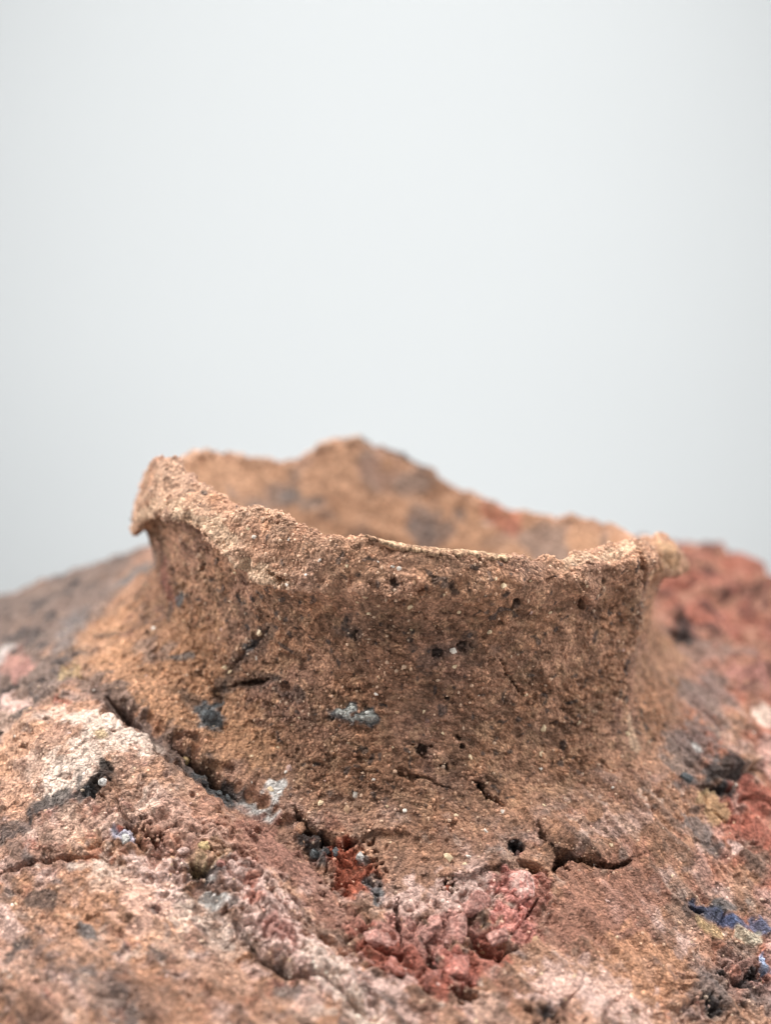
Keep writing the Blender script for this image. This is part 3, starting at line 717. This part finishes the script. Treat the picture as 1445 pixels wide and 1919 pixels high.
# ---------------------------------------------------------------- materials
def clay_material(name, tint=(1, 1, 1), rough=0.92):
    m = bpy.data.materials.new(name)
    m.use_nodes = True
    nt = m.node_tree
    nd, lk = nt.nodes, nt.links
    bs = nd["Principled BSDF"]
    bs.inputs["Roughness"].default_value = rough
    bs.inputs["Specular IOR Level"].default_value = 0.25
    at = nd.new("ShaderNodeAttribute")
    at.attribute_name = "clay_colour"
    tc = nd.new("ShaderNodeTexCoord")
    vo = nd.new("ShaderNodeTexVoronoi")
    vo.inputs["Scale"].default_value = 1900
    vo.inputs["Randomness"].default_value = 1.0
    wn = nd.new("ShaderNodeTexNoise")
    wn.inputs["Scale"].default_value = 900
    wn.inputs["Detail"].default_value = 2
    lk.new(tc.outputs["Object"], wn.inputs["Vector"])
    wv = nd.new("ShaderNodeVectorMath")
    wv.operation = 'SCALE'
    wv.inputs["Scale"].default_value = 0.0016
    lk.new(wn.outputs["Color"], wv.inputs[0])
    wa = nd.new("ShaderNodeVectorMath")
    wa.operation = 'ADD'
    lk.new(tc.outputs["Object"], wa.inputs[0])
    lk.new(wv.outputs[0], wa.inputs[1])
    lk.new(wa.outputs[0], vo.inputs["Vector"])
    sep = nd.new("ShaderNodeSeparateColor")
    lk.new(vo.outputs["Color"], sep.inputs[0])
    rp = nd.new("ShaderNodeValToRGB")                       # tint of each sand grain in the paste
    e = rp.color_ramp.elements
    e[0].position = 0.0
    e[0].color = (0.42, 0.40, 0.40, 1)
    e[1].position = 1.0
    e[1].color = (1.75, 1.72, 1.66, 1)
    for p, v in ((0.14, 0.70), (0.5, 0.98), (0.85, 1.16), (0.95, 1.40)):
        k = e.new(p)
        k.color = (v, v, v * 0.99, 1)
    lk.new(sep.outputs[0], rp.inputs[0])
    no = nd.new("ShaderNodeTexNoise")
    no.inputs["Scale"].default_value = 420
    no.inputs["Detail"].default_value = 6
    no.inputs["Roughness"].default_value = 0.7
    lk.new(tc.outputs["Object"], no.inputs["Vector"])
    mr = nd.new("ShaderNodeMapRange")
    mr.inputs["From Min"].default_value = 0.3
    mr.inputs["From Max"].default_value = 0.7
    mr.inputs["To Min"].default_value = 0.72
    mr.inputs["To Max"].default_value = 1.24
    lk.new(no.outputs[0], mr.inputs[0])
    m1_ = nd.new("ShaderNodeMix")
    m1_.data_type = 'RGBA'
    m1_.blend_type = 'MULTIPLY'
    m1_.inputs[0].default_value = 0.8
    lk.new(at.outputs["Color"], m1_.inputs[6])
    lk.new(rp.outputs[0], m1_.inputs[7])
    m2_ = nd.new("ShaderNodeMix")
    m2_.data_type = 'RGBA'
    m2_.blend_type = 'MULTIPLY'
    m2_.inputs[0].default_value = 1.0
    lk.new(m1_.outputs[2], m2_.inputs[6])
    lk.new(mr.outputs[0], m2_.inputs[7])
    gp = nd.new("ShaderNodeMapRange")                       # dark paste and painted crevice shade between the grains
    gp.inputs["From Min"].default_value = 0.35
    gp.inputs["From Max"].default_value = 0.85
    gp.inputs["To Min"].default_value = 1.12
    gp.inputs["To Max"].default_value = 0.62
    lk.new(vo.outputs["Distance"], gp.inputs[0])
    m4_ = nd.new("ShaderNodeMix")
    m4_.data_type = 'RGBA'
    m4_.blend_type = 'MULTIPLY'
    m4_.inputs[0].default_value = 1.0
    lk.new(m2_.outputs[2], m4_.inputs[6])
    lk.new(gp.outputs[0], m4_.inputs[7])
    lk.new(m4_.outputs[2], bs.inputs["Base Color"])
    b1 = nd.new("ShaderNodeBump")
    b1.inputs["Strength"].default_value = 0.9
    b1.inputs["Distance"].default_value = 0.0003
    b1.invert = True
    lk.new(vo.outputs["Distance"], b1.inputs["Height"])
    n3_ = nd.new("ShaderNodeTexNoise")
    n3_.inputs["Scale"].default_value = 1400
    n3_.inputs["Detail"].default_value = 4
    lk.new(tc.outputs["Object"], n3_.inputs["Vector"])
    b2 = nd.new("ShaderNodeBump")
    b2.inputs["Strength"].default_value = 0.8
    b2.inputs["Distance"].default_value = 0.0004
    lk.new(n3_.outputs[0], b2.inputs["Height"])
    lk.new(b1.outputs[0], b2.inputs["Normal"])
    lk.new(b2.outputs[0], bs.inputs["Normal"])
    return m


def plain_material(name, attr=None, colour=None, rough=0.7, vary=0.25, scale=900, spec=0.3):
    m = bpy.data.materials.new(name)
    m.use_nodes = True
    nt = m.node_tree
    nd, lk = nt.nodes, nt.links
    bs = nd["Principled BSDF"]
    bs.inputs["Roughness"].default_value = rough
    bs.inputs["Specular IOR Level"].default_value = spec
    tc = nd.new("ShaderNodeTexCoord")
    no = nd.new("ShaderNodeTexNoise")
    no.inputs["Scale"].default_value = scale
    no.inputs["Detail"].default_value = 4
    lk.new(tc.outputs["Object"], no.inputs["Vector"])
    mr = nd.new("ShaderNodeMapRange")
    mr.inputs["From Min"].default_value = 0.3
    mr.inputs["From Max"].default_value = 0.7
    mr.inputs["To Min"].default_value = 1 - vary
    mr.inputs["To Max"].default_value = 1 + vary
    lk.new(no.outputs[0], mr.inputs[0])
    mx = nd.new("ShaderNodeMix")
    mx.data_type = 'RGBA'
    mx.blend_type = 'MULTIPLY'
    mx.inputs[0].default_value = 1
    if attr:
        at = nd.new("ShaderNodeAttribute")
        at.attribute_name = attr
        lk.new(at.outputs["Color"], mx.inputs[6])
    else:
        mx.inputs[6].default_value = (*colour, 1)
    lk.new(mr.outputs[0], mx.inputs[7])
    lk.new(mx.outputs[2], bs.inputs["Base Color"])
    return m


CLAY = clay_material("clay")
GRAIN = plain_material("sand_grain", attr="clay_colour", rough=0.75, vary=0.1, scale=3000)
QUARTZ = [plain_material("quartz", colour=tuple(map(float, lin(*c))), rough=0.5, vary=0.22, scale=1800, spec=0.45)
          for c in ((214, 190, 156), (222, 212, 200), (198, 160, 128), (182, 150, 140))]

# ---------------------------------------------------------------- objects
def link(name, mesh, parent=None):
    o = bpy.data.objects.new(name, mesh)
    scene.collection.objects.link(o)
    if parent is not None:
        o.parent = parent
    return o


def mesh_from(name, verts, faces, colours=None, smooth=True):
    me = bpy.data.meshes.new(name)
    verts = np.asarray(verts, np.float32) * MM
    faces = np.asarray(faces, np.int32)
    k = faces.shape[1]
    me.vertices.add(len(verts))
    me.vertices.foreach_set("co", verts.ravel())
    me.loops.add(faces.size)
    me.loops.foreach_set("vertex_index", faces.ravel())
    me.polygons.add(len(faces))
    me.polygons.foreach_set("loop_start", np.arange(0, faces.size, k, dtype=np.int32))
    me.polygons.foreach_set("loop_total", np.full(len(faces), k, np.int32))
    me.polygons.foreach_set("use_smooth", np.full(len(faces), smooth, bool))
    me.update(calc_edges=True)
    if colours is not None:
        a = me.attributes.new("clay_colour", 'FLOAT_COLOR', 'POINT')
        c = np.ones((len(verts), 4), np.float32)
        c[:, :3] = colours
        a.data.foreach_set("color", c.ravel())
    return me


vessel = bpy.data.objects.new("clay_vessel", None)
scene.collection.objects.link(vessel)
vessel["label"] = "weathered brown clay vessel with a rough flared neck and cracked, mottled shoulder"
vessel["category"] = "clay vessel"
BASE = Vector((0, 0, -165 * MM))
vessel.location = BASE


def part(name, mesh, parent, mat, label=None):
    o = link(name, mesh, parent)
    if parent is vessel:
        o.location = -BASE                    # parts are modelled round the middle of the mouth
    if mat is not None:
        mesh.materials.clear()
        mesh.materials.append(mat)
    if label:
        o["label"] = label
    return o


def strip_mesh(name, r0, r1):
    g = G[r0:r1 + 1]
    n = r1 - r0 + 1
    i, j = np.meshgrid(np.arange(n - 1), np.arange(NC), indexing='ij')
    a = i * NC + j
    b = i * NC + (j + 1) % NC
    f = np.stack([a, b, b + NC, a + NC], -1).reshape(-1, 4)[:, ::-1]
    me = mesh_from(name, g.reshape(-1, 3), f, col[r0:r1 + 1].reshape(-1, 3))
    return me


SPLIT = int(np.searchsorted(T, 14.0))
neck = part("neck", strip_mesh("neck", 0, SPLIT), vessel, CLAY, "rough brown clay neck with torn flared rim")
body = part("shoulder", strip_mesh("shoulder", SPLIT, NR - 1), vessel, CLAY, "cracked shoulder mottled orange, pink, grey and red")
foot = mesh_from("base_plate", [(60 * math.sin(k * math.pi / 32), -60 * math.cos(k * math.pi / 32), -165) for k in range(64)] + [(0, 0, -164.5)],
                 [(k, (k + 1) % 64, 64) for k in range(64)], np.tile(BROWN, (65, 1)))
part("base_plate", foot, vessel, CLAY)
fl = mesh_from("inner_floor", [(30 * math.sin(k * math.pi / 32), -30 * math.cos(k * math.pi / 32), -80) for k in range(64)] + [(0, 0, -82)],
               [(k, (k + 1) % 64, 64) for k in range(64)], np.tile(BROWN, (65, 1)))
part("inner_floor", fl, vessel, CLAY)

# ---------------------------------------------------------------- loose sand set in the paste
ICO_V = np.array([(0, 0, 1), (0.894, 0, 0.447), (0.276, 0.851, 0.447), (-0.724, 0.526, 0.447), (-0.724, -0.526, 0.447),
                  (0.276, -0.851, 0.447), (0.724, 0.526, -0.447), (-0.276, 0.851, -0.447), (-0.894, 0, -0.447),
                  (-0.276, -0.851, -0.447), (0.724, -0.526, -0.447), (0, 0, -1)], np.float32)
ICO_F = np.array([(0, 1, 2), (0, 2, 3), (0, 3, 4), (0, 4, 5), (0, 5, 1), (1, 6, 2), (2, 7, 3), (3, 8, 4), (4, 9, 5), (5, 10, 1),
                  (2, 6, 7), (3, 7, 8), (4, 8, 9), (5, 9, 10), (1, 10, 6), (6, 11, 7), (7, 11, 8), (8, 11, 9), (9, 11, 10), (10, 11, 6)], np.int32)

e1 = np.linalg.norm(np.roll(G, -1, 1) - G, axis=2)
e2 = np.zeros_like(e1)
e2[:-1] = np.linalg.norm(G[1:] - G[:-1], axis=2)
cell = e1 * e2


def sand(name, parent, w, count, smin, smax):
    p = (cell * w).ravel()
    k = rng.choice(p.size, count, p=p / p.sum())
    pos = G.reshape(-1, 3)[k]
    nor = NF.reshape(-1, 3)[k]
    base = col.reshape(-1, 3)[k]
    size = (smin + (smax - smin) * rng.random(count) ** 1.9).astype(np.float32)
    jit = 1 + 0.35 * (rng.random((count, 12, 1)).astype(np.float32) - 0.5)
    sc_ = (0.65 + 0.7 * rng.random((count, 1, 3))).astype(np.float32)
    V = ICO_V[None] * jit * sc_ * size[:, None, None] * 0.5
    V = V + (pos + nor * size[:, None] * 0.02)[:, None, :]
    F = (ICO_F[None] + (np.arange(count) * 12)[:, None, None]).reshape(-1, 3)
    u = rng.random(count)
    tone = np.where(u < 0.16, 0.68, np.where(u < 0.68, 0.85 + 0.3 * rng.random(count), 1.2 + 0.4 * rng.random(count)))[:, None]
    c = np.clip(base * tone, 0, 0.85)
    pale = (u > 0.88)[:, None]
    c = np.where(pale, 0.55 * c + 0.45 * np.array(lin(222, 196, 170)), c)
    me = mesh_from(name, V.reshape(-1, 3), F, np.repeat(c, 12, axis=0), smooth=False)
    o = part(name, me, parent, GRAIN)
    o["kind"] = "stuff"
    return o


frontw = sstep(115, 70, np.abs(np.degrees(ang)))
sand("sand_grains", neck, (0.06 + frontw) * sstep(3.6, 4.6, TT) * (TT < 13.9) * (1 + 0.9 * lip) * (0.15 + sstep(-0.35, 0.3, n16 + 0.6 * n4)), 15000, 0.20, 0.68)
sand("sand_grains", body, frontw * (TT > 14) * (TT < 17.6), 7000, 0.22, 0.7)

# ---------------------------------------------------------------- quartz grains, each a piece of its own
def hull_mesh(name, n, stretch, seed, mat):
    r = random.Random(seed)
    bm = bmesh.new()
    for _ in range(n):
        v = Vector((r.gauss(0, 1), r.gauss(0, 1), r.gauss(0, 1))).normalized() * r.uniform(0.82, 1.0)
        bm.verts.new((v.x * stretch[0] * 0.5 * MM, v.y * stretch[1] * 0.5 * MM, v.z * stretch[2] * 0.5 * MM))
    res = bmesh.ops.convex_hull(bm, input=bm.verts)
    loose = [g for g in res["geom_interior"] if isinstance(g, bmesh.types.BMVert)]
    if loose:
        bmesh.ops.delete(bm, geom=loose, context='VERTS')
    me = bpy.data.meshes.new(name)
    bm.to_mesh(me)
    bm.free()
    me.materials.append(mat)
    return me


QM = []
for k in range(16):
    QM.append(hull_mesh("quartz_grain", 13, (1.0, random.uniform(0.6, 0.95), random.uniform(0.5, 0.75)), k, QUARTZ[k % 4]))


def surface_at(p):
    m = np.argmin(((B - np.array(p, np.float32)) ** 2).sum(2).ravel())
    return G.reshape(-1, 3)[m], NF.reshape(-1, 3)[m], m


def frame(n, spin):
    q = Vector(n.tolist()).to_track_quat('Z', 'Y')
    return (q.to_matrix() @ Matrix.Rotation(spin, 3, 'Z')).to_4x4()


def place(name, mesh, parent, p, n, size, spin, sink=0.1, sc=(1, 1, 1)):
    o = link(name, mesh, parent)
    pos = Vector(((p + n * size * sink) * MM).tolist())
    o.matrix_local = Matrix.Translation(pos) @ frame(n, spin) @ Matrix.Diagonal((size * sc[0], size * sc[1], size * sc[2], 1))
    return o


# (place, size in mm, kind of stone 0 buff 1 white 2 tan 3 rosy)
STONES = [((7.81, -43.82, -13.78), 1.6, 1), ((7.9, -43.54, -16.54), 1.3, 0), ((13.6, -42.92, -10.85), 1.1, 0), ((23.33, -38.92, -28.76), 1.7, 0), ((22.85, -40.08, -32.75), 1.4, 0),
          ((10.03, -53.39, -45.31), 1.0, 1), ((6.83, -53.61, -45.21), 2.0, 0), ((9.36, -54.42, -46.12), 1.1, 0), ((8.19, -48.54, -40.38), 1.2, 0), ((13.07, -49.7, -42.33), 1.2, 1),
          ((-8.27, -46.88, -37.33), 1.6, 1), ((-13.93, -47.29, -38.57), 1.5, 0), ((-9.57, -48.1, -39.44), 1.7, 2), ((-3.03, -48.18, -38.9), 1.0, 0), ((-0.18, -48.68, -39.49), 1.1, 1),
          ((-22.18, -45.79, -36.71), 1.6, 0), ((-21.18, -41.41, -31.1), 1.4, 0), ((-24.43, -35.93, -12.99), 1.6, 0), ((-30.68, -31.77, -20.3), 1.2, 0), ((-29.65, -32.68, -20.83), 1.3, 0),
          ((-44.72, -18.53, -17.26), 1.2, 1), ((10.7, -43.98, -31.8), 1.4, 0), ((15.74, -44.34, -2.82), 1.4, 0), ((-2.18, -46.14, 0.94), 1.0, 1), ((-1.18, -46.25, 0.59), 1.1, 1),
          ((0.69, -46.19, -5.55), 1.5, 0), ((8.61, -45.03, -6.93), 1.0, 0), ((23.87, -39.55, -8.53), 0.9, 0), ((0.81, -44.98, -9.86), 0.9, 0), ((29.44, -38.34, -3.99), 0.9, 0),
          ((-19.31, -43.61, -34.01), 1.5, 3), ((-19.78, -43.91, -34.52), 1.1, 1), ((-6.18, -43.7, -15.56), 1.0, 3), ((-4.39, -43.73, -18.27), 0.9, 0), ((-6.81, -43.34, -19.6), 1.0, 2),
          ((-4.79, -43.6, -21.05), 0.9, 1), ((-1.39, -43.98, -24.19), 0.9, 2), ((-19.02, -40.55, -27.65), 0.9, 0), ((-17.7, -40.63, -26.23), 0.8, 0), ((2.98, -43.93, -24.16), 0.9, 0),
          ((29.45, -35.97, -28.82), 1.0, 0), ((33.13, -48.86, -45.77), 1.3, 0), ((19.99, -39.81, -22.4), 0.9, 0), ((26.57, -38.93, -33.96), 1.0, 2), ((-19.0, -43.27, -2.87), 1.1, 1),
          ((-19.03, -41.23, 4.3), 0.9, 1), ((-24.93, -38.7, 4.1), 1.0, 1), ((-25.98, -37.7, 5.28), 1.0, 0), ((-22.78, -36.6, 7.73), 1.1, 2), ((-13.75, -44.14, 1.45), 0.9, 1),
          ((-6.1, -45.18, -7.06), 0.9, 0), ((-9.45, -45.32, 0.87), 0.9, 0), ((14.42, -44.55, -1.51), 0.9, 0), ((20.58, -42.61, -2.42), 0.9, 0), ((38.85, -31.0, -32.52), 1.6, 0),
          ((22.82, -45.45, -39.81), 0.9, 0), ((15.89, -47.06, -40.14), 1.0, 1), ((22.76, -41.1, -34.99), 0.9, 1), ((-5.2, -46.08, -34.97), 0.8, 1), ((6.17, -44.02, -27.82), 0.8, 0)]
for k, (p, s, kind) in enumerate(STONES):
    P, n, m = surface_at(p)
    par = neck if m // NC < SPLIT else body
    place("quartz_grain", QM[kind + 4 * (k % 4)], par, P, n, s, random.uniform(0, 6.28), -0.02)
# smaller ones scattered evenly over the front of the neck and the shoulder
pw = (cell * frontw * (TT > 5.2) * (TT < 17.2)).ravel()
for k, m in enumerate(rng.choice(pw.size, 235, p=pw / pw.sum())):
    par = neck if m // NC < SPLIT else body
    place("quartz_grain", QM[int(rng.choice([0, 0, 1, 2, 2, 3])) + 4 * (k % 4)], par, G.reshape(-1, 3)[m], NF.reshape(-1, 3)[m],
          0.55 + 0.75 * random.random() ** 2, random.uniform(0, 6.28), -0.08)


# ---------------------------------------------------------------- crumbs and blocks with rough faces
def rough_block(name, sub, size, seed, colours, boxy=0.5, amp=0.16):
    bm = bmesh.new()
    bmesh.ops.create_icosphere(bm, subdivisions=sub, radius=1)
    v = np.array([x.co[:] for x in bm.verts], np.float32)
    f = np.array([[l.index for l in x.verts] for x in bm.faces], np.int32)
    bm.free()
    pn = (np.abs(v) ** 14).sum(1, keepdims=True) ** (1 / 14)
    v = v * (1 - boxy) + v / pn * boxy * 0.9
    pr = random.Random(seed)
    for _ in range(int(9 * boxy)):                       # broken faces
        cn_ = np.array([pr.gauss(0, 1) for _ in range(3)], np.float32)
        cn_ /= np.linalg.norm(cn_)
        over = np.maximum(v @ cn_ - pr.uniform(0.5, 0.8), 0)
        v = v - over[:, None] * cn_
    off = np.float32(seed * 17.3)
    q = v * 3 + off
    r = 1 + amp * 1.6 * perlin(q, 2.6, seed) + amp * perlin(q, 1.1, seed + 1) + amp * 0.6 * perlin(q, 0.5, seed + 2) + amp * 0.4 * perlin(q, 0.25, seed + 3)
    v = v * r[:, None] * np.array(size, np.float32) * 0.5
    mixv = np.clip(0.5 + 1.2 * perlin(q, 0.9, seed + 5) + 0.6 * perlin(q, 0.35, seed + 6), 0, 1)[:, None]
    c = colours[0] * (1 - mixv) + colours[1] * mixv
    return mesh_from(name, v, f, c)


def block(name, p, size, cols, spin=0.0, sink=0.0, seed=1, sub=4, parent=None, boxy=0.85, amp=0.09, label=None, tilt=0.0):
    P, n, m = surface_at(p)
    par = parent or (neck if m // NC < SPLIT else body)
    me = rough_block(name, sub, size, seed, cols, boxy, amp)
    me.materials.append(CLAY)
    o = link(name, me, par)
    pos = Vector(((P + n * sink) * MM).tolist())
    o.matrix_local = Matrix.Translation(pos) @ frame(n, spin) @ Matrix.Rotation(tilt, 4, 'X')
    if label:
        o["label"] = label
    return o


block("crust_block", (6.8, -62.7, -52.14), (6.3, 6.8, 3.2), (ROSE, lin(188,146,136)), 0.3, -0.8, 101, label="rosy block of crumbling crust")
block("crust_block", (7.82, -68.1, -55.2), (6.8, 6.3, 3.4), (lin(176,112,100), ROSE), 0.9, -0.7, 104, label="dusky pink block at the bottom of the crust")
block("crust_block", (-3.26, -64.73, -53.39), (6.7, 4.8, 2.4), (ROSE, lin(188,146,136)), -0.3, -1.0, 107)
block("crust_block", (1.92, -63.03, -52.48), (4.8, 7.4, 2.4), (ROSE, lin(188,146,136)), 0.15, -1.0, 110, label="pale pink block in the middle of the crust")
block("crust_block", (12.1, -60.24, -50.71), (6.3, 4.8, 2.7), (lin(188,146,136), ROSE), -0.5, -1.0, 113)
block("crust_block", (17.19, -57.32, -49.26), (5.2, 6.3, 2.4), (lin(206,140,130), PINK), 0.4, -1.2, 116)
block("crust_block", (13.86, -63.86, -53.01), (4.8, 4.0, 2.6), (lin(188,146,136), ROSE), 1.0, -1.0, 119)
block("crust_block", (-1.97, -69.02, -55.64), (5.5, 3.8, 2.1), (BRICK, ROSE), 0.2, -1.0, 122)
block("crust_block", (4.63, -71.54, -56.96), (4.4, 3.4, 2.1), (BRICK, ROSE), -0.4, -1.0, 125)
for k, (p, s, c) in enumerate((((-23.31, -37.71, 6.82), 1.3, PALE), ((-22.07, -38.31, 6.7), 1.0, BROWN), ((-21.19, -38.72, 6.61), 1.2, TAN), ((-40.36, 21.64, 6.68), 1.6, TAN),
                               ((-38.28, 24.86, 6.49), 1.3, BROWN), ((-35.55, 30.04, 5.91), 1.1, TAN), ((-34.95, -27.12, -1.72), 2.0, PALE), ((-17.37, -50.2, -41.58), 2.0, TAN),
                               ((-14.85, -49.83, -41.46), 1.7, TAN), ((-14.5, -52.85, -44.33), 1.8, SLATE), ((-12.84, -53.22, -44.8), 1.6, SOOT_SHADE), ((-11.13, -53.35, -45.02), 1.4, SLATE),
                               ((-32.8, -35.92, -27.49), 2.6, SLATE), ((3.54, -44.02, -25.67), 0.9, MAUVE), ((32.71, -35.92, -5.53), 1.4, PALE), ((-7.58, -53.63, -45.25), 1.6, CHALK),
                               ((-30.57, -46.5, -36.43), 1.5, SLATE), ((-29.2, -46.91, -36.92), 1.4, SLATE), ((-33.26, -45.5, -35.35), 1.3, SOOT_SHADE), ((-36.78, -41.3, -31.91), 1.6, SAND),
                               ((-48.71, -49.2, -35.13), 1.6, CHALK), ((-32.22, -56.75, -43.35), 2.4, SAND), ((-28.05, -56.55, -44.32), 2.2, PALE), ((-42.21, -56.25, -40.84), 2.0, BROWN),
                               ((-39.15, -55.69, -40.97), 2.2, PALE), ((-44.64, -56.88, -41.03), 1.9, CHALK), ((-29.83, -59.21, -45.79), 1.5, ROSE), ((-35.49, -57.41, -43.0), 2.0, PINK),
                               ((6.64, -57.85, -48.72), 1.8, RED), ((48.28, -33.62, -39.81), 2.2, SLATE))):
    block("clay_crumb", p, (s, s * random.uniform(0.7, 0.95), s * random.uniform(0.6, 0.85)), (c * 0.75, np.minimum(c * 1.15, 0.9)),
          random.uniform(0, 6), 0.15 * s, 200 + 7 * k, sub=2, boxy=0.25, amp=0.3)

# ---------------------------------------------------------------- thin buff flake lifting along the front rim
def flake():
    nu, nv = 220, 12
    tha = np.linspace(-9.0, 27.5, nu)
    u = np.linspace(0, 1, nu)
    top = []
    jr = np.stack([tha * 0.8, tha * 0, tha * 0], -1).astype(np.float32)
    w = 1.5 * np.sin(np.pi * np.clip(u, 0.03, 0.985)) ** 0.35 * (1 - 0.45 * u) + 1.0 * perlin(jr, 3.0, 41) + 0.9 * perlin(jr, 1.0, 42) + 0.5 * perlin(jr, 0.4, 43)
    w = np.maximum(w, 0.35)
    i5 = int(np.searchsorted(T, 5.0))
    lift = 0.35 + 0.9 * np.exp(-((u - 0.06) / 0.12) ** 2) + 0.3 * perlin(jr, 4.0, 44)
    for j in range(nv):
        s = j / (nv - 1)
        row = []
        for k in range(nu):
            c = np.argmin(np.abs(TH - tha[k]))
            p = B[i5, c]
            a = math.radians(tha[k])
            rad = np.array([math.sin(a), -math.cos(a), 0])
            o = -0.9 + s * (w[k] + 0.9)
            zz = 0.25 + lift[k] * (0.25 + 0.75 * s) - 0.55 * s * s
            row.append(p + rad * o + np.array([0, 0, zz]))
        top.append(row)
    top = np.array(top, np.float32)
    q = top.reshape(-1, 3)
    rough_ = (0.22 * perlin(q, 1.4, 45) + 0.18 * perlin(q, 0.6, 46))[:, None]
    up = q + rough_ * np.array([0, 0, 1]) + np.array([0, 0, 0.28])
    dn = q + rough_ * np.array([0, 0, 0.6]) - np.array([0, 0, 0.32])
    V = np.concatenate([up, dn])
    n = nu * nv
    F = []
    for j in range(nv - 1):
        for k in range(nu - 1):
            a = j * nu + k
            F.append((a, a + nu, a + nu + 1, a + 1))
            F.append((n + a, n + a + 1, n + a + nu + 1, n + a + nu))
    for k in range(nu - 1):
        a = k
        F.append((a, a + 1, n + a + 1, n + a))
        a = (nv - 1) * nu + k
        F.append((a, n + a, n + a + 1, a + 1))
    for j in range(nv - 1):
        a = j * nu
        F.append((a, n + a, n + a + nu, a + nu))
        a = j * nu + nu - 1
        F.append((a, a + nu, n + a + nu, n + a))
    mixv = np.clip(0.5 + 1.2 * perlin(V, 2.0, 47) + perlin(V, 0.7, 48), 0, 1)[:, None]
    c = lin(196, 164, 134) * (1 - mixv) + lin(146, 112, 90) * mixv
    me = mesh_from("rim_flake", V, F, c)
    me.materials.append(CLAY)
    o = link("rim_flake", me, neck)
    o["label"] = "thin buff flake lifting along the front edge of the rim"
    return o


flake()

# ---------------------------------------------------------------- backdrop: one pale sweep, floor to wall
def sweep():
    pts = [(-1.6, -0.166)]
    for k in range(25):
        a = k / 24 * math.pi / 2
        pts.append((0.55 + 0.45 * math.sin(a), -0.166 + 0.45 * (1 - math.cos(a))))
    pts.append((1.0, 2.2))
    xs = (-2.2, -0.8, 0.8, 2.2)
    V = [(x * 1000, y * 1000, z * 1000) for (y, z) in pts for x in xs]
    F = [(i * 4 + j, i * 4 + j + 1, i * 4 + j + 5, i * 4 + j + 4) for i in range(len(pts) - 1) for j in range(3)]
    me = mesh_from("backdrop", V, F)
    m = plain_material("backdrop_paper", colour=(0.785, 0.80, 0.803), rough=0.95, vary=0.01, scale=3, spec=0.1)
    me.materials.append(m)
    o = link("backdrop", me)
    o["kind"] = "structure"
    return o


sweep()
